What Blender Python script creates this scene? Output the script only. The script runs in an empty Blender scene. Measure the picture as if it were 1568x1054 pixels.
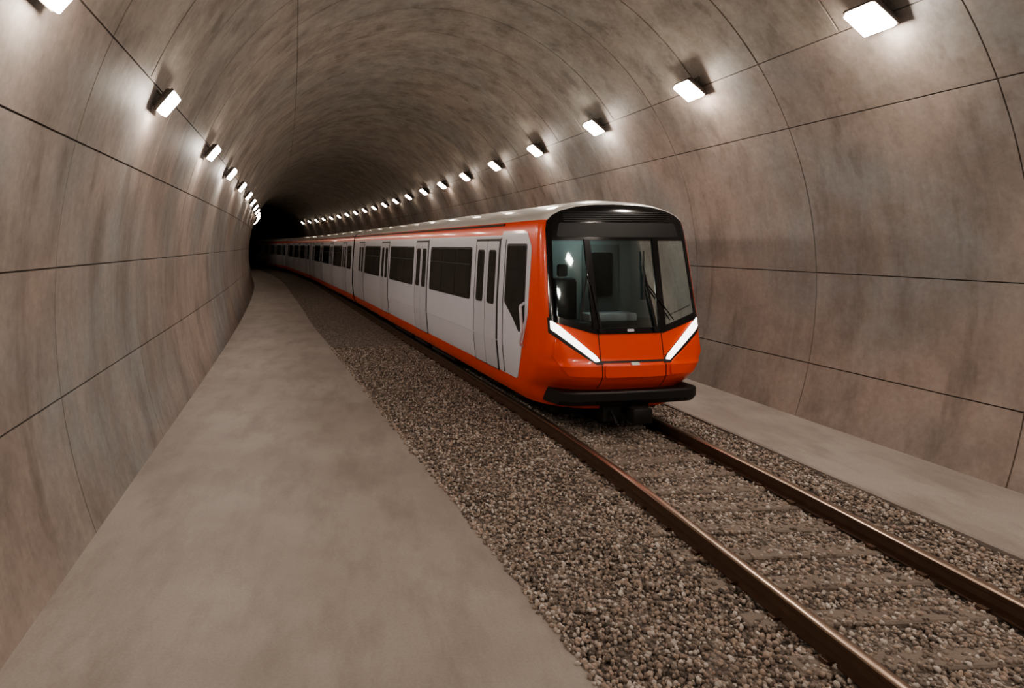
import bpy, bmesh, math, random
import numpy as np
from mathutils import Vector, Matrix
random.seed(4); rng=np.random.default_rng(4)
scene=bpy.context.scene
D2R=math.pi/180

# ------------------------------------------------------------------ helpers
def interp(x,tab):
    if x<=tab[0][0]: return tab[0][1]
    for (a,b),(c,d) in zip(tab,tab[1:]):
        if x<=c: return b+(d-b)*(x-a)/(c-a)
    return tab[-1][1]
def smooth_interp(x,tab,w=1.2):
    n=7; return sum(interp(x+w*(i-(n-1)/2)/n*2,tab) for i in range(n))/n

class B:
    def __init__(s): s.v=[];s.f=[];s.m=[]
    def add(s,vs,fs,mi=0):
        o=len(s.v); s.v+= [tuple(v) for v in vs]; s.f+=[tuple(i+o for i in f) for f in fs]
        s.m+= (mi if isinstance(mi,list) else [mi]*len(fs))
    def box(s,x0,x1,y0,y1,z0,z1,mi=0,bev=0.0):
        bm=bmesh.new(); bmesh.ops.create_cube(bm,size=1)
        for v in bm.verts:
            v.co=Vector((x0+(v.co.x+.5)*(x1-x0),y0+(v.co.y+.5)*(y1-y0),z0+(v.co.z+.5)*(z1-z0)))
        if bev>0: bmesh.ops.bevel(bm,geom=bm.edges[:],offset=bev,segments=2,affect='EDGES',profile=.5)
        s.addbm(bm,mi)
    def addbm(s,bm,mi=0):
        bm.verts.ensure_lookup_table(); bm.verts.index_update()
        s.add([v.co[:] for v in bm.verts],[[v.index for v in f.verts] for f in bm.faces],mi); bm.free()
    def cyl(s,p0,p1,r,mi=0,n=20,r2=None):
        p0=Vector(p0);p1=Vector(p1);d=(p1-p0);L=d.length
        q=d.to_track_quat('Z','Y'); r2=r if r2 is None else r2
        vs=[];
        for k in range(n):
            a=2*math.pi*k/n; vs.append(p0+q@Vector((r*math.cos(a),r*math.sin(a),0)))
        for k in range(n):
            a=2*math.pi*k/n; vs.append(p0+q@Vector((r2*math.cos(a),r2*math.sin(a),L)))
        fs=[(k,(k+1)%n,n+(k+1)%n,n+k) for k in range(n)]+[tuple(range(n))[::-1],tuple(range(n,2*n))]
        s.add(vs,fs,mi)
    def obj(s,name,mats,parent=None,smooth=35,recalc=True):
        me=bpy.data.meshes.new(name); me.from_pydata(s.v,[],s.f)
        for m in mats: me.materials.append(m)
        me.polygons.foreach_set('material_index',s.m)
        if recalc:
            bm=bmesh.new(); bm.from_mesh(me); bmesh.ops.recalc_face_normals(bm,faces=bm.faces[:]); bm.to_mesh(me); bm.free()
        me.update()
        if smooth: me.shade_smooth(); me.set_sharp_from_angle(angle=smooth*D2R)
        o=bpy.data.objects.new(name,me); scene.collection.objects.link(o)
        if parent: o.parent=parent
        return o
def empty(name,loc=(0,0,0),rot=0,parent=None):
    e=bpy.data.objects.new(name,None); e.location=loc; e.rotation_euler=(0,0,rot); e.empty_display_size=.3
    scene.collection.objects.link(e)
    if parent: e.parent=parent
    return e

# ------------------------------------------------------------------ materials
class M:
    def __init__(s,name):
        s.mat=bpy.data.materials.new(name); s.mat.use_nodes=True; s.nt=s.mat.node_tree
        s.bsdf=s.nt.nodes['Principled BSDF']; s.out=s.nt.nodes['Material Output']
    def n(s,t,**k):
        nd=s.nt.nodes.new(t)
        for a,b in k.items():
            if a in nd.inputs.keys() : nd.inputs[a].default_value=b
            else: setattr(nd,a,b)
        return nd
    def l(s,a,b): s.nt.links.new(a,b)
    def coord(s,scale=(1,1,1),rot=(0,0,0)):
        t=s.n('ShaderNodeTexCoord'); m=s.n('ShaderNodeMapping'); m.inputs['Scale'].default_value=scale; m.inputs['Rotation'].default_value=rot
        s.l(t.outputs['Object'],m.inputs['Vector']); return m.outputs[0]
    def noise(s,vec,scale,detail=6,rough=.6):
        n=s.n('ShaderNodeTexNoise'); n.inputs['Scale'].default_value=scale; n.inputs['Detail'].default_value=detail; n.inputs['Roughness'].default_value=rough
        s.l(vec,n.inputs['Vector']); return n.outputs['Fac']
    def ramp(s,fac,stops):
        r=s.n('ShaderNodeValToRGB'); e=r.color_ramp.elements
        e[0].position=stops[0][0]; e[0].color=(*stops[0][1],1); e[1].position=stops[-1][0]; e[1].color=(*stops[-1][1],1)
        for p,c in stops[1:-1]:
            x=e.new(p); x.color=(*c,1)
        s.l(fac,r.inputs[0]); return r.outputs[0]
    def mix(s,fac,a,b,mode='MIX'):
        m=s.n('ShaderNodeMix',data_type='RGBA',blend_type=mode)
        for v,i in ((fac,0),(a,6),(b,7)):
            if hasattr(v,'is_output'): s.l(v,m.inputs[i])
            else: m.inputs[i].default_value=v if i==0 else (*v,1)
        return m.outputs[2]
    def bump(s,h,strength=.3,dist=.02):
        b=s.n('ShaderNodeBump'); b.inputs['Strength'].default_value=strength; b.inputs['Distance'].default_value=dist
        s.l(h,b.inputs['Height']); s.l(b.outputs[0],s.bsdf.inputs['Normal'])
    def base(s,c,r=.5,metal=0,coat=0):
        if hasattr(c,'is_output'): s.l(c,s.bsdf.inputs['Base Color'])
        else: s.bsdf.inputs['Base Color'].default_value=(*c,1)
        s.bsdf.inputs['Roughness'].default_value=r; s.bsdf.inputs['Metallic'].default_value=metal; s.bsdf.inputs['Coat Weight'].default_value=coat
        return s

def mat_wall(name,c1,c2,c3,c4,streak=.5):
    m=M(name); co=m.coord(); big=m.noise(co,.3,2,.5); med=m.noise(co,.9,5,.65)
    st=m.noise(m.coord((1.5,1.5,.22)),1.3,4,.65); fine=m.noise(co,11,4,.7)
    col=m.mix(m.ramp(big,[(.42,(0,0,0)),(.58,(1,1,1))]),c1,c2)
    col=m.mix(m.ramp(med,[(.42,(0,0,0)),(.66,(.9,.9,.9))]),col,c3)
    col=m.mix(m.ramp(st,[(.5,(0,0,0)),(.70,(streak,)*3)]),col,c4)
    col=m.mix(m.ramp(st,[(.3,(.7,.7,.7)),(.46,(0,0,0))]),col,tuple(x*.72 for x in c3))
    col=m.mix(.38,col,m.ramp(fine,[(.3,(.6,.6,.6)),(.7,(1.15,1.15,1.15))]),'MULTIPLY')
    m.base(col,.6); m.bsdf.inputs['Specular IOR Level'].default_value=.4
    m.bump(m.mix(.5,med,fine),.14,.02)
    return m.mat
wall_m=mat_wall('tunnel_concrete',(.365,.295,.258),(.29,.285,.277),(.235,.20,.178),(.42,.368,.332))
vault_m=mat_wall('vault_concrete',(.335,.288,.248),(.30,.28,.25),(.20,.172,.148),(.42,.372,.33),.6)
m=M('joint_dark'); m.base((.09,.077,.067),.9); joint_m=m.mat
m=M('walkway_concrete'); co=m.coord(); a=m.noise(co,.5,4,.6); b=m.noise(m.coord((1,.35,1)),2.2,6,.65); f=m.noise(co,40,3,.7)
c=m.mix(m.ramp(a,[(.38,(0,0,0)),(.62,(1,1,1))]),(.31,.268,.24),(.37,.328,.297)); c=m.mix(m.ramp(b,[(.45,(0,0,0)),(.66,(.75,.75,.75))]),c,(.25,.213,.188))
c=m.mix(.35,c,m.ramp(f,[(.3,(.65,.65,.65)),(.7,(1.1,1.1,1.1))]),'MULTIPLY'); m.base(c,.55); m.bump(f,.1,.01); walk_m=m.mat
# gravel bed
m=M('ballast_bed'); co=m.coord(); v=m.n('ShaderNodeTexVoronoi'); v.inputs['Scale'].default_value=24; m.l(co,v.inputs['Vector'])
w=m.n('ShaderNodeSeparateColor'); m.l(v.outputs['Color'],w.inputs[0])
c=m.ramp(w.outputs[0],[(0,(.09,.073,.062)),(.35,(.18,.148,.126)),(.7,(.29,.24,.205)),(1,(.44,.38,.335))])
c=m.mix(m.ramp(v.outputs['Distance'],[(.35,(0,0,0)),(.85,(.7,.7,.7))]),c,(.05,.042,.036)); m.base(c,.8)
inv=m.n('ShaderNodeMath',operation='SUBTRACT'); inv.inputs[0].default_value=1; m.l(v.outputs['Distance'],inv.inputs[1]); m.bump(inv.outputs[0],.9,.03); bed_m=m.mat
m=M('ballast_stone'); g=m.n('ShaderNodeNewGeometry'); c=m.ramp(g.outputs['Random Per Island'],[(0,(.10,.08,.068)),(.25,(.20,.16,.133)),(.5,(.30,.24,.198)),(.72,(.40,.305,.245)),(.88,(.45,.40,.36)),(1,(.62,.56,.51))])
m.base(c,.75); stone_m=m.mat
m=M('rail_rust'); co=m.coord(); c=m.mix(m.noise(co,9,4),(.06,.034,.022),(.13,.072,.045)); m.base(c,.55,.25); rail_m=m.mat
m=M('rail_polished_top'); m.base((.50,.38,.30),.28,.9); railtop_m=m.mat
m=M('sleeper_weathered'); co=m.coord(); c=m.mix(m.noise(co,7,6,.7),(.16,.128,.106),(.29,.24,.202)); m.base(c,.85); m.bump(m.noise(co,30,4),.6,.03); sleeper_m=m.mat
def paint(name,c,r=.25,coat=.6,metal=0,var=.06,dirt=0):
    m=M(name); n=m.noise(m.coord(),1.7,3); col=m.mix(n,tuple(x*(1-var) for x in c),tuple(min(1,x*(1+var)) for x in c))
    if dirt:
        t=m.n('ShaderNodeTexCoord'); s=m.n('ShaderNodeSeparateXYZ'); m.l(t.outputs['Object'],s.inputs[0])
        r1=m.ramp(s.outputs['Z'],[(.4,(1,1,1)),(1.0,(0,0,0))]) 
        n2=m.noise(m.coord((1,2,.4)),4,5,.7); f=m.mix(1.0,r1,m.ramp(n2,[(.35,(.2,.2,.2)),(.65,(1,1,1))]),'MULTIPLY')
        fm=m.n('ShaderNodeMath',operation='MULTIPLY'); m.l(f,fm.inputs[0]); fm.inputs[1].default_value=dirt
        col=m.mix(fm.outputs[0],col,(.10,.08,.065))
    m.base(col,r,metal,coat); m.bsdf.inputs['Coat Roughness'].default_value=.08; return m.mat
orange_m=paint('paint_orange_red',(.90,.085,.018),.32,.35,0,.04,.15)
white_m=paint('paint_pale_silver',(.70,.70,.77),.3,.4,0,.04,.35)
door_m=paint('paint_door_silver',(.62,.62,.68),.3,.4,0,.04,.35)
roof_m=paint('roof_grey',(.66,.64,.61),.4,.2,0,.12)
black_m=paint('gloss_black',(.008,.008,.009),.14,.5)
rubber_m=paint('matt_black',(.012,.011,.011),.5,0)
under_m=paint('underframe_grime',(.03,.026,.024),.75,0,.1,.3)
steel_m=paint('wheel_steel',(.16,.14,.13),.4,0,.8)
intr_m=paint('cab_interior_grey',(.22,.24,.235),.6,0)
intl_m=paint('cab_partition',(.34,.39,.385),.6,0)
m=M('side_window_glass'); m.base((.028,.027,.024),.05,0,0); m.bsdf.inputs['Specular IOR Level'].default_value=.45; sglass_m=m.mat
m=M('windshield_glass'); tr=m.n('ShaderNodeBsdfTransparent'); tr.inputs[0].default_value=(.48,.56,.55,1); gl=m.n('ShaderNodeBsdfGlossy'); gl.inputs['Roughness'].default_value=.04; gl.inputs[0].default_value=(.72,.83,.83,1)
fr=m.n('ShaderNodeFresnel'); fr.inputs[0].default_value=1.65; mx=m.n('ShaderNodeMixShader'); m.l(fr.outputs[0],mx.inputs[0]); m.l(tr.outputs[0],mx.inputs[1]); m.l(gl.outputs[0],mx.inputs[2]); m.l(mx.outputs[0],m.out.inputs[0]); glass_m=m.mat
def emis(name,c,s):
    m=M(name); m.base((.8,.8,.8),.4); m.bsdf.inputs['Emission Color'].default_value=(*c,1); m.bsdf.inputs['Emission Strength'].default_value=s; return m.mat
lampA=emis('lamp_face',(1,.895,.79),150); lampB=emis('lamp_face_dim',(1,.85,.71),68); lampC=emis('lamp_face_far',(1,.82,.65),26)
head_m=emis('headlight_white',(1,.98,.95),3.5); cabfill_m=emis('cab_fill_panel',(.9,1,.97),11)  # headlights; second material is an added fill glow for the cab
house_m=paint('lamp_housing',(.14,.12,.105),.5,0,.4)

# ------------------------------------------------------------------ paths
PHI=6.2*D2R; DV=.1; V0=-14.0
def head(v):
    h=PHI
    if v>12: h+=(min(v,46)-12)/600
    if v>46: h+=(v-46)/260
    return h
N=int((190-V0)/DV)+1; TX=np.zeros(N);TY=np.zeros(N)
i0=int(round((0-V0)/DV)); TX[i0]=3.37*math.cos(PHI); TY[i0]=3.37*math.sin(PHI)
for i in range(i0+1,N):
    h=head(V0+(i-.5)*DV); TX[i]=TX[i-1]-math.sin(h)*DV; TY[i]=TY[i-1]+math.cos(h)*DV
for i in range(i0-1,-1,-1):
    h=PHI; TX[i]=TX[i+1]+math.sin(h)*DV; TY[i]=TY[i+1]-math.cos(h)*DV
def P(v,off=0.0):
    f=(v-V0)/DV; i=min(max(int(f),0),N-2); t=f-i; x=TX[i]*(1-t)+TX[i+1]*t; y=TY[i]*(1-t)+TY[i+1]*t
    h=head(v); return (x+math.cos(h)*off, y+math.sin(h)*off)
HT=10.1*D2R
OT=np.zeros(N)
slope=[(-14,.03),(6.5,.045),(11.5,-.068)]
j0=int(round((4-V0)/DV)); OT[j0]=1.58
def osl(v):
    if v<11.5: return interp(v,slope)
    return -math.tan(max(0,HT-head(v)))
for i in range(j0+1,N): OT[i]=OT[i-1]+osl(V0+(i-.5)*DV)*DV
for i in range(j0-1,-1,-1): OT[i]=OT[i+1]-.03*DV
def o_track(v):
    f=(v-V0)/DV; i=min(max(int(f),0),N-2); t=f-i; return OT[i]*(1-t)+OT[i+1]*t
def e_walk(v): return smooth_interp(v,[(-14,-.90),(0,-1.0),(4.6,-1.23),(11.2,-1.76),(24,-2.66),(40,-3.1),(60,-3.2),(190,-3.2)],2.5)
LEDGE=3.73
A_,B_,C_=5.95,6.6,2.45
def prof(t,dep=0):
    c,s=math.cos(t),math.sin(t); nx,nz=c/A_,s/B_; l=math.hypot(nx,nz); return (A_*c+nx/l*dep, C_+B_*s+nz/l*dep, -nx/l,-nz/l)
def vrange(a,b):
    r=[];v=a
    while v<b: r.append(v); v+= .5 if v<40 else 1.5
    r.append(b); return r

def sweep(name,rows,vs,mats,parent=None,mi=None,smooth=35,builder=None):
    b=builder or B(); n=len(rows); V=[];F=[];Mi=[]
    for v in vs:
        for r in rows:
            o,z=r(v); x,y=P(v,o); V.append((x,y,z))
    for i in range(len(vs)-1):
        for j in range(n-1):
            a=i*n+j; F.append((a,a+1,a+n+1,a+n)); Mi.append(mi[j] if mi else 0)
    b.add(V,F,Mi)
    if builder: return
    return b.obj(name,mats,parent,smooth,False)

# ------------------------------------------------------------------ tunnel shell
def grooved(lo,hi,step,joints,hw):
    pts=[]; joints=sorted(j for j in joints if lo-1e-6<=j<=hi+1e-6)
    x=lo
    while x<hi-1e-6:
        if all(abs(x-j)>hw*2.5 for j in joints): pts.append((x,0))
        x+=step(x)
    if all(abs(hi-j)>hw*2.5 for j in joints): pts.append((hi,0))
    for j in joints:
        for d,g in ((-hw,0),(-hw*.6,1),(hw*.6,1),(hw,0)): pts.append((j+d,g))
    return sorted(pts)
rings=[7.05+3.4*k for k in range(-6,54)]
rings2=[7.05+1.7*k for k in range(-12,110)]
def vsteps(rg,w): return grooved(-14,185,lambda v:.85 if v<60 else 2.0,[r for r in rg if -13.5<r<184],w)
def shell(name,t0,t1,joints,mat,vs):
    ts=grooved(t0*D2R,t1*D2R,lambda x:2.5*D2R,[j*D2R for j in joints],.0016)
    V=[];F=[];Mi=[];n=len(ts)
    for v,gv in vs:
        for t,gt in ts:
            ox,z,_,_=prof(t,.02 if (gv or gt) else 0); x,y=P(v,ox); V.append((x,y,z))
    for i in range(len(vs)-1):
        for j in range(n-1):
            a=i*n+j; F.append((a,a+n,a+n+1,a+1))
            gv=vs[i][1] and vs[i+1][1]; gt=ts[j][1] and ts[j+1][1]
            Mi.append(1 if (gv or gt) else 0)
    b=B(); b.add(V,F,Mi); return b.obj(name,[mat,joint_m],None,20,False)
vw=vsteps(rings,.0095)
shell('wall_right',-21.9,36.25,[-13,1.3,24.6,36],wall_m,vw)
shell('ceiling',36.25,153.75,[124.5],vault_m,vsteps(rings2,.018))
shell('wall_left',153.75,202.0,[154,164.5,176.5,188.6],wall_m,vw)

# ------------------------------------------------------------------ ground
vr=vrange(-14,185)
sweep('walkway',[lambda v:(-5.53,0),lambda v:(e_walk(v)-.02,0),lambda v:(e_walk(v),-.02),lambda v:(e_walk(v),-.3)],vr,[walk_m])
sweep('concrete_ledge',[lambda v:(LEDGE,-.3),lambda v:(LEDGE,.0),lambda v:(LEDGE+.02,.02),lambda v:(5.535,.02)],vr,[walk_m])
K=14
bedrows=[(lambda v,k=k:(e_walk(v)+(LEDGE-e_walk(v))*k/K, -.05+.012*math.sin(v*2.1+k*1.7)+.01*math.sin(v*5.3+k*3.1))) for k in range(K+1)]
sweep('floor',bedrows,vr,[bed_m])
G=.93
track=empty('railway_track')
rail_prof=[(-.085,.0),(-.085,.015),(-.018,.035),(-.014,.10),(-.042,.115),(-.045,.148),(-.034,.157),(.034,.157),(.045,.148),(.042,.115),(.014,.10),(.018,.035),(.085,.015),(.085,.0)]
for s,nm in ((-1,'rail_left'),(1,'rail_right')):
    sweep(nm,[(lambda v,a=a,z=z:(o_track(v)+s*G+a*1.15,z*1.1-.01)) for a,z in rail_prof],vr,[rail_m,railtop_m],track,[0]*5+[1,1,1]+[0]*5,40)
b=B(); v=-4.0; SP=.55
while v<70:
    o=o_track(v); x,y=P(v,o); h=head(v)-math.atan(osl(v) if v>-13 else 0)
    R=Matrix.Translation((x,y,0))@Matrix.Rotation(h,4,'Z')
    bm=bmesh.new(); bmesh.ops.create_cube(bm,size=1)
    for q in bm.verts:
        q.co=Vector((q.co.x*2.6,q.co.y*.22,-.075+q.co.z*.12))
    bmesh.ops.bevel(bm,geom=bm.edges[:],offset=.015,segments=1,affect='EDGES')
    for q in bm.verts: q.co=R@q.co
    b.addbm(bm,0)
    for s in (-1,1):
        for e in (-1,1):
            bm=bmesh.new(); bmesh.ops.create_cube(bm,size=1)
            for q in bm.verts: q.co=R@Vector((s*G+e*.115+q.co.x*.07,q.co.y*.08,.0+q.co.z*.035))
            b.addbm(bm,1)
    v+=SP
b.obj('sleepers',[sleeper_m,rail_m],track,30,False)

# loose ballast stones : one mesh
bm=bmesh.new(); bmesh.ops.create_icosphere(bm,subdivisions=1,radius=1); bm.verts.ensure_lookup_table()
iv=np.array([q.co[:] for q in bm.verts]); iff=np.array([[q.index for q in f.verts] for f in bm.faces]); bm.free()
pts=[]
NS=66000
while len(pts)<NS:
    v=2.2+ (random.random()**1.4)*17; e=e_walk(v); o=random.uniform(e+.01,LEDGE-.02)
    if random.random()<.03: o=e-abs(random.gauss(0,.03))
    dt=abs(o-o_track(v)); 
    if abs(dt-G)<.09: continue
    ph=((v+4.0)/SP)%1.0
    on_sl=(ph<.2 or ph>.8) and dt<1.3
    if on_sl and random.random()<.50: continue
    x,y=P(v,o); z=-.035+random.uniform(-.012,.014)
    if dt<G: z-=.010
    if on_sl: z=-.014
    if o<e: z=.007
    pts.append((x,y,z))
pts=np.array(pts); n=len(pts)
sc=rng.uniform(.010,.0245,(n,1,1))*rng.uniform(.65,1.3,(n,1,3)); 
vv=iv[None]*(1+rng.uniform(-.2,.2,(n,len(iv),1)))*sc
q=rng.normal(size=(n,4)); q/=np.linalg.norm(q,axis=1)[:,None]; w_,x_,y_,z_=q.T
Rm=np.stack([1-2*(y_**2+z_**2),2*(x_*y_-z_*w_),2*(x_*z_+y_*w_),2*(x_*y_+z_*w_),1-2*(x_**2+z_**2),2*(y_*z_-x_*w_),2*(x_*z_-y_*w_),2*(y_*z_+x_*w_),1-2*(x_**2+y_**2)],1).reshape(n,3,3)
vv=np.einsum('nij,nkj->nki',Rm,vv)+pts[:,None,:]
ff=(iff[None]+ (np.arange(n)*len(iv))[:,None,None]).reshape(-1,3)
me=bpy.data.meshes.new('ballast_gravel'); me.vertices.add(n*len(iv)); me.vertices.foreach_set('co',vv.reshape(-1).astype(np.float32))
me.loops.add(ff.size); me.loops.foreach_set('vertex_index',ff.reshape(-1).astype(np.int32)); me.polygons.add(len(ff)); me.polygons.foreach_set('loop_start',(np.arange(len(ff))*3).astype(np.int32))
me.update(calc_edges=True); me.validate(); me.materials.append(stone_m)
o=bpy.data.objects.new('ballast_gravel',me); scene.collection.objects.link(o)

# ------------------------------------------------------------------ lamps
def lamp_mesh(mat):
    b=B()
    # local: +Z = light direction, +Y = tunnel direction, -X = up
    bm=bmesh.new(); bmesh.ops.create_cube(bm,size=1)
    for q in bm.verts:
        k=1.0 if q.co.z>0 else .78
        q.co=Vector((q.co.x*.44*k,q.co.y*.44*k,q.co.z*.10-.055))
    bmesh.ops.bevel(bm,geom=bm.edges[:],offset=.012,segments=2,affect='EDGES'); b.addbm(bm,0)
    r=.225
    for (x0,x1,y0,y1) in ((-r,r,-r,-r+.025),(-r,r,r-.025,r),(-r,-r+.025,-r,r),(r-.025,r,-r,r)): b.box(x0,x1,y0,y1,-.03,.015,0,.004)
    L=[];g=.198
    for z,k in ((0,1),(.06,1),(.085,.93),(.098,.8)): L+=[(-g*k,-g*k,z),(g*k,-g*k,z),(g*k,g*k,z),(-g*k,g*k,z)]
    b.add(L,[(i*4+j,i*4+(j+1)%4,(i+1)*4+(j+1)%4,(i+1)*4+j) for i in range(3) for j in range(4)]+[(12,13,14,15)],1)
    b.cyl((-.02,-.12,-.08),(-.06,-.12,-.27),.018,0,8); b.cyl((-.02,.12,-.08),(-.06,.12,-.27),.018,0,8)
    ob=b.obj('tmp',[house_m,mat],None,30,False); me=ob.data; bpy.data.objects.remove(ob); me.name='tunnel_lamp'; return me
LM=[lamp_mesh(lampA),lamp_mesh(lampB),lamp_mesh(lampC)]
def put_lamp(v,tdeg,right):
    ox,z,nx,nz=prof(tdeg*D2R); h=head(v)
    dx,dz=nx*.8,nz*.8-(.38 if right else .30); l=math.hypot(dx,dz); dx/=l;dz/=l
    sc=1.1 if right else .88
    oc=ox+nx*.19*sc; zc=z+nz*.19*sc
    x,y=P(v,oc); R=Vector((math.cos(h),math.sin(h),0)); Fw=Vector((-math.sin(h),math.cos(h),0))
    Z=R*dx+Vector((0,0,dz)); Y=Fw; X=Y.cross(Z)
    if X.z>0: X=-X; Y=-Y
    Mx=Matrix(((X.x,Y.x,Z.x,x),(X.y,Y.y,Z.y,y),(X.z,Y.z,Z.z,zc),(0,0,0,1)))@Matrix.Scale(sc,4)
    o=bpy.data.objects.new('tunnel_lamp',LM[0 if v<22 else (1 if v<40 else 2)]); o.matrix_world=Mx; scene.collection.objects.link(o)
v=8.0-4.1*4
while v<92: put_lamp(v,36.7,True); v+=4.1
for v in [-7.4,-3.2,1.0,5.2,9.35,14.3]+[18.5+4.15*k for k in range(15)]: put_lamp(v,155.2,False)

# ------------------------------------------------------------------ train
HWT=[(.40,1.30),(.5,1.36),(.75,1.42),(1.3,1.47),(2.0,1.46),(3.0,1.40),(3.28,1.375),(3.42,1.355),(3.52,1.32),(3.60,1.24),(3.68,1.09),(3.76,.87),(3.82,.64),(3.86,.42),(3.89,.2),(3.90,.02)]
BT=[(.42,.34),(.60,.28),(.72,.22),(.86,.08),(.98,.0),(1.16,.0),(1.23,.05),(1.7,.14),(3.2,.40),(3.5,.46),(3.62,.49),(3.72,.53),(3.78,.58),(3.82,.68),(3.86,.9),(3.89,1.2),(3.9,1.4)]
hw=lambda z:interp(z,HWT)
def rad(z): return min(interp(z,[(.72,.80),(1.0,.58),(1.35,.28),(3.4,.18),(3.9,.1)]),hw(z)*.8)
def F(x,z):
    w=hw(z); r=rad(z); t=min(abs(x)/w,1); d=interp(z,BT)+.13*t*t
    k=abs(x)-(w-r)
    if k>0: d+=r-math.sqrt(max(0,r*r-min(k,r)**2))
    return d
def round_poly(pts,r,seg=4):
    out=[];n=len(pts)
    for i in range(n):
        p=Vector(pts[i]);a=Vector(pts[i-1]);c=Vector(pts[(i+1)%n])
        da=(a-p);dc=(c-p); k=min(r,da.length*.45,dc.length*.45); p0=p+da.normalized()*k;p1=p+dc.normalized()*k
        for s in range(seg+1):
            t=s/seg; out.append(tuple((1-t)**2*p0+2*t*(1-t)*p+t*t*p1))
    return out
def planar(poly,xc,zc,hole=None):
    bm=bmesh.new(); bm.faces.new([bm.verts.new((x,0,z)) for x,z in poly])
    def cut(co,no): bmesh.ops.bisect_plane(bm,geom=bm.verts[:]+bm.edges[:]+bm.faces[:],plane_co=co,plane_no=no,dist=1e-5)
    for x in xc: cut((x,0,0),(1,0,0))
    for z in zc: cut((0,0,z),(0,0,1))
    if hole:
        for (ax,az),(bx,bz) in zip(hole,hole[1:]+hole[:1]): cut((ax,0,az),(bz-az,0,-(bx-ax)))
        kill=[f for f in bm.faces if inside(hole,f.calc_center_median().x,f.calc_center_median().z)]
        bmesh.ops.delete(bm,geom=kill,context='FACES')
    return bm
def inside(poly,x,z):
    c=False;n=len(poly);j=n-1
    for i in range(n):
        xi,zi=poly[i];xj,zj=poly[j]
        if (zi>z)!=(zj>z) and x<(xj-xi)*(z-zi)/(zj-zi)+xi: c=not c
        j=i
    return c
ZC=[.5,.6,.72,.86,.98,1.1,1.16,1.23,1.3,1.5,1.7,2,2.5,3,3.2,3.28,3.42,3.47,3.52,3.56,3.60,3.64,3.68,3.72,3.76,3.78,3.80]
XC=[i*.1 for i in range(-14,15)]+[s*(1.05+.03*k) for s in(-1,1) for k in range(13)]
def front_patch(b,poly,off,mi,hole=None,dep=None):
    bm=planar(poly,XC,ZC,hole)
    edges=[e for e in bm.edges if e.is_boundary]
    r=bmesh.ops.extrude_edge_only(bm,edges=edges); nv=set(g for g in r['geom'] if isinstance(g,bmesh.types.BMVert))
    for v in bm.verts:
        d=F(v.co.x,v.co.z); v.co.y=d+(.012 if v in nv else -off) if dep is None else d+(dep if v in nv else -off)
    b.addbm(bm,mi)
def side_patch(b,poly,off,mi,sides=(-1,1)):
    for s in sides:
        bm=planar(poly,[],ZC)
        edges=[e for e in bm.edges if e.is_boundary]
        r=bmesh.ops.extrude_edge_only(bm,edges=edges); nv=set(g for g in r['geom'] if isinstance(g,bmesh.types.BMVert))
        for v in bm.verts:
            d=v.co.x; z=v.co.z; v.co=Vector((s*(hw(z)+(-.012 if v in nv else off)),d,z))
        b.addbm(bm,mi)
rect=lambda a,b_,c,d:[(a,c),(b_,c),(b_,d),(a,d)]
MATS=[orange_m,white_m,roof_m,black_m,rubber_m,door_m,sglass_m,under_m,steel_m]
OR,WH,RF,BK,RB,DR,SG,UN,ST=range(9)
ZR=[.40,.46,.52,.58,.64,.72,.80,.86,.92,.98,1.1,1.16,1.20,1.23,1.3,1.4,1.55,1.7,1.85,2.0,2.25,2.5,2.75,3.0,3.2,3.28,3.35,3.42,3.47,3.52,3.56,3.60,3.64,3.68,3.72,3.76,3.78,3.80,3.82,3.84,3.86,3.875,3.89,3.9]
def rowmat(z):
    if z<.72: return OR
    if z<3.28: return WH
    if z<3.5: return OR
    return RF
def doors(b,dc):
    w=.62
    side_patch(b,rect(dc-w-.05,dc+w+.05,.70,3.22),.004,RB)
    for k in (-1,1):
        c=dc+k*w/2; side_patch(b,round_poly(rect(c-w/2+.012,c+w/2-.012,.72,3.17),.03),.014,DR)
        side_patch(b,round_poly(rect(c-.19,c+.19,1.95,3.0),.07),.018,RB)
        side_patch(b,round_poly(rect(c-.165,c+.165,1.98,2.97),.06),.022,SG)
    side_patch(b,rect(dc-w-.1,dc+w+.1,3.215,3.25),.03,DR)
def window(b,a,c):
    side_patch(b,round_poly(rect(a,c,1.93,3.05),.09),.008,RB)
    n=3; L=(c-a-.06)/n
    for k in range(n):
        x0=a+.03+k*L; side_patch(b,round_poly(rect(x0+.02,x0+L-.02,1.97,3.01),.06),.014,SG)
    side_patch(b,rect(a+.05,c-.05,2.66,2.69),.018,RB)
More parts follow.
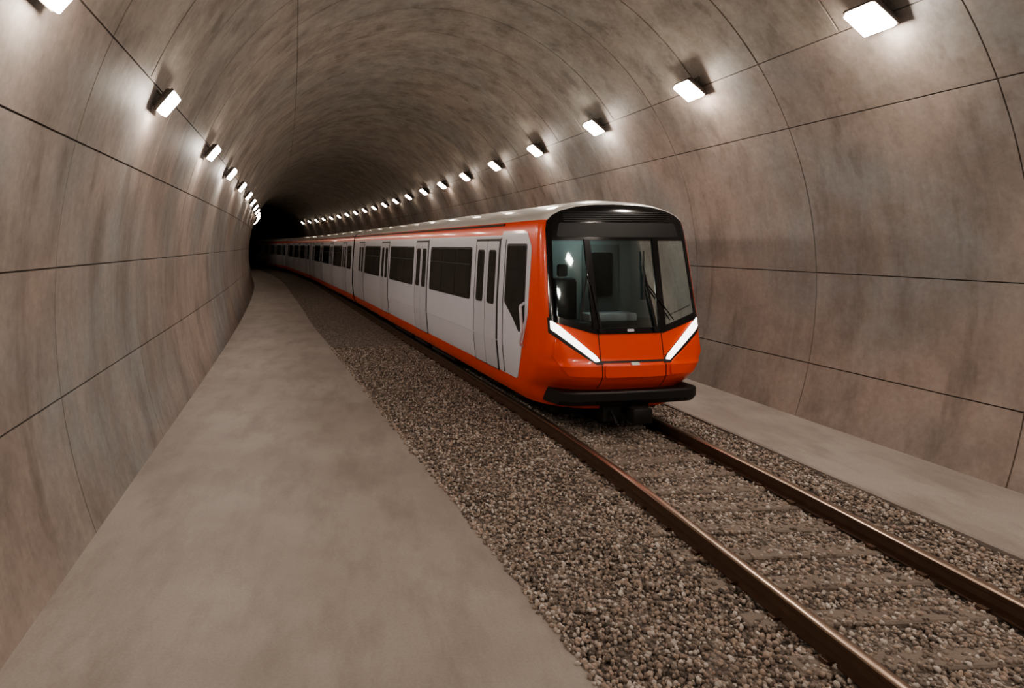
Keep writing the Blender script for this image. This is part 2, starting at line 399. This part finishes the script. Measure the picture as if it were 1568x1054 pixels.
def underside(b,L,first=False):
    b.box(-1.22,1.22,(1.0 if first else .1),L-.1,.42,.62,UN)
    for (a,c,x0,x1) in ((5.6,7.6,-1.2,-.5),(8.0,9.4,-1.22,-.4),(9.8,12.2,-1.2,-.6),(12.5,13.6,-1.15,-.5),(6,8.4,.5,1.2),(9,12,.5,1.2)):
        b.box(x0,x1,a,c,.24,.45,UN,.02)
    for c in (3.3,L-3.0):
        for w in (-1.05,1.05):
            for s in (-1,1):
                b.cyl((s*(G-.045),c+w,.565),(s*(G+.075),c+w,.565),.40,ST,28); b.cyl((s*(G-.09),c+w,.565),(s*(G-.045),c+w,.565),.43,ST,28)
                b.cyl((s*(G+.075),c+w,.56),(s*(G+.16),c+w,.56),.12,UN,14)
                b.box(s*1.08-.07,s*1.08+.07,c+w-.18,c+w+.18,.42,.68,UN,.03)
            b.cyl((-G,c+w,.56),(G,c+w,.56),.08,ST,12)
        for s in (-1,1):
            b.box(s*1.08-.06,s*1.08+.06,c-1.35,c+1.35,.5,.62,UN,.02)
            b.box(s*1.08-.05,s*1.08+.05,c-.35,c+.35,.24,.5,UN,.02)
            b.cyl((s*1.1,c-.5,.3),(s*1.1,c-.5,.6),.07,UN,10); b.cyl((s*1.1,c+.5,.3),(s*1.1,c+.5,.6),.07,UN,10)
LC=20.0
GLASS=[(-1.20,3.17),(1.20,3.17),(1.26,1.96),(.58,1.75),(-.58,1.75),(-1.26,1.96)]
train=empty('train')
# --- leading car shell
b=B(); V=[];Fc=[];Mi=[]; nr=None
def outline(z):
    w=hw(z); r=rad(z); pts=[]
    for k in range(13): x=(w-r)*k/12; pts.append((x,F(x,z)))
    for k in range(1,9):
        a=math.pi/2*k/8; x=w-r+r*math.sin(a); pts.append((x,F(x,z)))
    e=pts[-1][1]
    for d in (.33,.66,1): pts.append((w,e+(2.12-e)*d))
    pts.append((w,LC))
    return pts
for z in ZR:
    pts=outline(z); row=[(-x,d,z) for x,d in pts[::-1]]+[(x,d,z) for x,d in pts[1:]]; nr=len(row); V+=row
for i in range(len(ZR)-1):
    zc=(ZR[i]+ZR[i+1])/2
    for j in range(nr-1):
        a=i*nr+j; Fc.append((a,a+1,a+nr+1,a+nr))
        if j==0 or j==nr-2: Mi.append(rowmat(zc))
        else: Mi.append(OR if zc<3.54 else RF)
bm=bmesh.new(); vs_=[bm.verts.new(v) for v in V]
for f,mi in zip(Fc,Mi):
    q=bm.faces.new([vs_[k] for k in f]); q.material_index=mi
fr_f=lambda: [f for f in bm.faces if f.calc_center_median().y<1.3 and 1.4<f.calc_center_median().z<3.5]
for (ax,az),(bx,bz) in zip(GLASS,GLASS[1:]+GLASS[:1]):
    fs=fr_f(); g=set(fs); 
    for f in fs: g.update(f.verts); g.update(f.edges)
    bmesh.ops.bisect_plane(bm,geom=list(g),plane_co=(ax,0,az),plane_no=(bz-az,0,-(bx-ax)),dist=1e-5)
kill=[f for f in bm.faces if f.calc_center_median().y<1.3 and inside(GLASS,f.calc_center_median().x,f.calc_center_median().z)]
bmesh.ops.delete(bm,geom=kill,context='FACES')
mi=[f.material_index for f in bm.faces]; b.addbm(bm,mi)
b.add([(s*hw(z)*.999,LC,z) for z in ZR for s in(-1,1)],[(2*i,2*i+1,2*i+3,2*i+2) for i in range(len(ZR)-1)],BK)
# black mask around windscreen
mask=[(-.60,1.655),(.60,1.655),(1.335,1.87),(1.275,3.35),(1.245,3.50),(1.14,3.60),(.97,3.68),(.70,3.745),(.4,3.775),(0,3.785),(-.4,3.775),(-.70,3.745),(-.97,3.68),(-1.14,3.60),(-1.245,3.50),(-1.275,3.35),(-1.335,1.87)]
front_patch(b,mask,.012,BK,GLASS)
front_patch(b,round_poly([(-1.12,3.23),(1.12,3.23),(1.06,3.47),(-1.06,3.47)],.05),.018,RB)
for k in range(5): front_patch(b,rect(-.98,.98,3.50+k*.035,3.512+k*.035),.026,RB)
# pillars and wipers
for s in (-1,1):
    front_patch(b,[(s*.57,3.2),(s*.67,3.2),(s*.65,1.74),(s*.53,1.74)][::s],.03,BK)
def wiper(x0,z0,x1,z1,w=.018):
    p0=Vector((x0,F(x0,z0)-.035,z0)); p1=Vector((x1,F(x1,z1)-.05,z1)); b.cyl(p0,p1,w,RB,8,w*.6)
for (x0,z0,x1,z1) in ((-.52,1.72,-.62,2.45),(.46,1.72,.32,2.75)):
    wiper(x0,z0,x1,z1,.024)
    b.cyl((x0,F(x0,z0)-.05,z0),(x0,F(x0,z0)+.02,z0),.05,RB,14)
wiper(-.86,1.88,-.66,2.75,.016); wiper(.28,2.2,.36,3.0,.022); wiper(.34,2.5,.80,1.86,.014)
# headlight surrounds
for s in (-1,1):
    front_patch(b,[(s*1.355,1.93),(s*1.355,1.68),(s*.68,1.185),(s*.53,1.185),(s*.60,1.30)][::s],.008,RB)
front_patch(b,rect(-.62,.62,1.205,1.235),.01,RB)
for s in (-1,1):
    front_patch(b,[(s*.555,1.24),(s*.567,1.24),(s*.567,1.66),(s*.555,1.66)][::s],.004,RB)
    front_patch(b,[(s*.555,.76),(s*.567,.76),(s*.567,1.2),(s*.555,1.2)][::s],.004,RB)
    front_patch(b,round_poly([(s*.64,1.17),(s*1.28,1.60),(s*1.33,1.30),(s*1.10,1.0),(s*.64,1.0)][::s],.04),.028,OR)
front_patch(b,round_poly(rect(-.52,.52,.98,1.17),.03),.03,OR)
front_patch(b,round_poly(rect(-.07,.07,1.17,1.21),.015),.035,WH)
front_patch(b,round_poly(rect(-.06,.06,1.69,1.73),.015),.02,WH)
# bumper
BW=1.22
xs=[-BW+2*BW*k/32 for k in range(33)]; V=[];n=6
for x in xs:
    d=interp(.8,BT)+.08*(x/1.42)**2; k=abs(x)-1.0
    if k>0: d+=.10*(k/.22)**2
    V+=[(x,d+.45,.745),(x,d-.10,.745),(x,d-.13,.72),(x,d-.13,.60),(x,d-.06,.52),(x,d+.45,.48)]
Fc=[(i*n+j,i*n+(j+1)%n,(i+1)*n+(j+1)%n,(i+1)*n+j) for i in range(len(xs)-1) for j in range(n)]+[tuple(range(n)),tuple(range((len(xs)-1)*n,len(xs)*n))]
b.add(V,Fc,RB)
# side of the cab
side_patch(b,round_poly([(2.13,.72),(1.34,.72),(1.10,1.2),(.83,1.9),(.80,3.05),(1.02,3.33),(2.13,3.36)],.08),.008,WH)
side_patch(b,round_poly([(1.84,3.12),(.98,3.12),(.95,1.80),(1.16,1.56),(1.42,1.78),(1.84,2.05)],.05),.014,RB)
side_patch(b,round_poly([(1.80,3.08),(1.02,3.08),(1.0,1.84),(1.18,1.66),(1.40,1.84),(1.80,2.1)],.04),.018,SG)
side_patch(b,rect(1.90,1.93,.74,3.2),.011,RB)
for s in (-1,1):
    x=s*(1.46+.08); pp=[(s*1.45,.98,2.10),(x,.96,2.05),(x,.90,1.62),(x,1.0,1.40),(s*1.45,1.02,1.35)]
    for p,q in zip(pp,pp[1:]): b.cyl(p,q,.026,WH,10)
for dc in (2.85,7.85,12.85,17.85): doors(b,dc)
for a in (3.75,8.75,13.75): window(b,a,a+3.2)
side_patch(b,rect(2.13,LC-.1,1.28,1.295),.006,DR)
side_patch(b,rect(2.12,LC,3.46,3.50),.02,RB)
underside(b,LC,True)
b.box(-.42,.42,.25,1.1,.19,.50,UN,.04); b.cyl((0,.45,.38),(0,-.12,.38),.09,RB,16); b.box(-.17,.17,-.22,-.02,.26,.52,RB,.04)
b.cyl((-.3,.2,.40),(-.3,.05,.22),.03,RB,8); b.cyl((.3,.2,.40),(.3,.05,.22),.03,RB,8)
b.box(-1.0,1.0,.9,1.3,.22,.46,UN,.03)
NOSE_V=9.6
nx_,ny_=P(NOSE_V,o_track(NOSE_V)+.30)
lead=empty('lead_car',(nx_,ny_,0),HT,train)
b.obj('lead_car_body',MATS,lead,32,False)
b=B(); bm=planar(GLASS,XC,ZC)
for v in bm.verts: v.co.y=F(v.co.x,v.co.z)-.004
b.addbm(bm,0); b.obj('windshield',[glass_m],lead,60,False)
b=B()
for s in (-1,1):
    front_patch(b,round_poly([(s*1.325,1.885),(s*1.325,1.735),(s*.66,1.225),(s*.585,1.235),(s*.63,1.31),(s*1.2,1.80)][::s],.02,3),.022,0)
b.obj('headlights',[head_m],lead,30,False)
# cab interior
b=B(); x=1.24; 
b.add([(-x,.72,.9),(x,.72,.9),(x,.85,3.42),(-x,.85,3.42),(-x,2.05,.9),(x,2.05,.9),(x,2.05,3.42),(-x,2.05,3.42)],[(4,5,6,7),(0,1,5,4),(3,7,6,2)],[1,0,0])
b.add([(-x,.72,.9),(-x,.85,3.42),(-x,2.05,3.42),(-x,2.05,.9),(x,.72,.9),(x,.85,3.42),(x,2.05,3.42),(x,2.05,.9)],[(0,1,2,3),(4,7,6,5)],0)
b.box(-1.18,1.18,.55,1.05,1.1,1.80,2,.05); b.box(-.45,.45,.62,.95,1.78,1.93,3,.04)
b.box(-.8,-.25,1.35,1.5,1.5,2.5,2,.08); b.box(-.8,-.25,1.3,1.75,1.4,1.55,2,.05); b.box(-.62,-.43,1.38,1.48,2.52,2.75,2,.04)
b.box(.2,.95,2.0,2.04,1.0,3.1,0,.02); b.box(.35,.8,1.98,2.01,2.1,2.95,2,.05)
b.box(-.25,.35,1.35,1.6,3.36,3.40,4)  # added glowing panel, hidden above the glass, brightens the cab interior
b.obj('cab_interior',[intr_m,intl_m,rubber_m,white_m,cabfill_m],lead,30,False)
# --- following cars
b=B(); 
prof2=[(-hw(z),z) for z in ZR]+[(hw(z),z) for z in ZR[::-1]]; n=len(prof2)
V=[(x,0,z) for x,z in prof2]+[(x,LC,z) for x,z in prof2]
Fc=[(i,i+1,n+i+1,n+i) for i in range(n-1)]; Mi=[rowmat((prof2[i][1]+prof2[i+1][1])/2) for i in range(n-1)]
b.add(V,Fc,Mi); b.add(V,[tuple(range(n)),tuple(range(n,2*n))],BK)
for dc in (2.6,7.6,12.6,17.6): doors(b,dc)
for a in (3.5,8.5,13.5): window(b,a,a+3.2)
window(b,.5,1.7); side_patch(b,rect(.1,LC-.1,1.28,1.295),.006,DR); side_patch(b,rect(0,LC,3.46,3.50),.02,RB)
underside(b,LC); b.box(-1.2,1.2,-.3,0,.7,3.5,RB,.05); b.box(-.15,.15,-.4,0.1,.45,.65,UN)
car_ob=b.obj('passenger_car',MATS,None,32,False); car_me=car_ob.data; bpy.data.objects.remove(car_ob)
def tp(v): return Vector((*P(v,o_track(v)+.30*max(0,1-(v-10)/30)),0))
pos=Vector((nx_,ny_,0))+Vector((-math.sin(HT),math.cos(HT),0))*(LC+.3)
vcur=NOSE_V+LC
for k in range(6):
    best=min((vcur-3+.05*i for i in range(160)),key=lambda q:(tp(q)-pos).length); 
    start=tp(best) if k else pos
    vv_=best+LC; end=tp(vv_)
    for _ in range(6): vv_+= (LC-(end-start).length)*.98; end=tp(vv_)
    d=(end-start).normalized(); h=math.atan2(-d.x,d.y)
    c=bpy.data.objects.new('passenger_car_body',car_me); scene.collection.objects.link(c); c.parent=train; c.location=start; c.rotation_euler=(0,0,h)
    pos=start+d*(LC+.3); vcur=vv_

# ------------------------------------------------------------------ world & camera
w=bpy.data.worlds.new('world'); scene.world=w; w.use_nodes=True
w.node_tree.nodes['Background'].inputs[0].default_value=(.9,.75,.62,1); w.node_tree.nodes['Background'].inputs[1].default_value=.01
cam=bpy.data.cameras.new('camera'); co_=bpy.data.objects.new('camera',cam); scene.collection.objects.link(co_)
co_.location=(0,0,3.1); co_.rotation_euler=(math.pi/2,0,0)
cam.sensor_width=36; cam.lens=965/1568*36; cam.shift_x=223/1568; cam.shift_y=-152/1568; cam.clip_end=400
scene.camera=co_
scene.view_settings.view_transform='AgX'; scene.view_settings.look='AgX - Medium High Contrast'
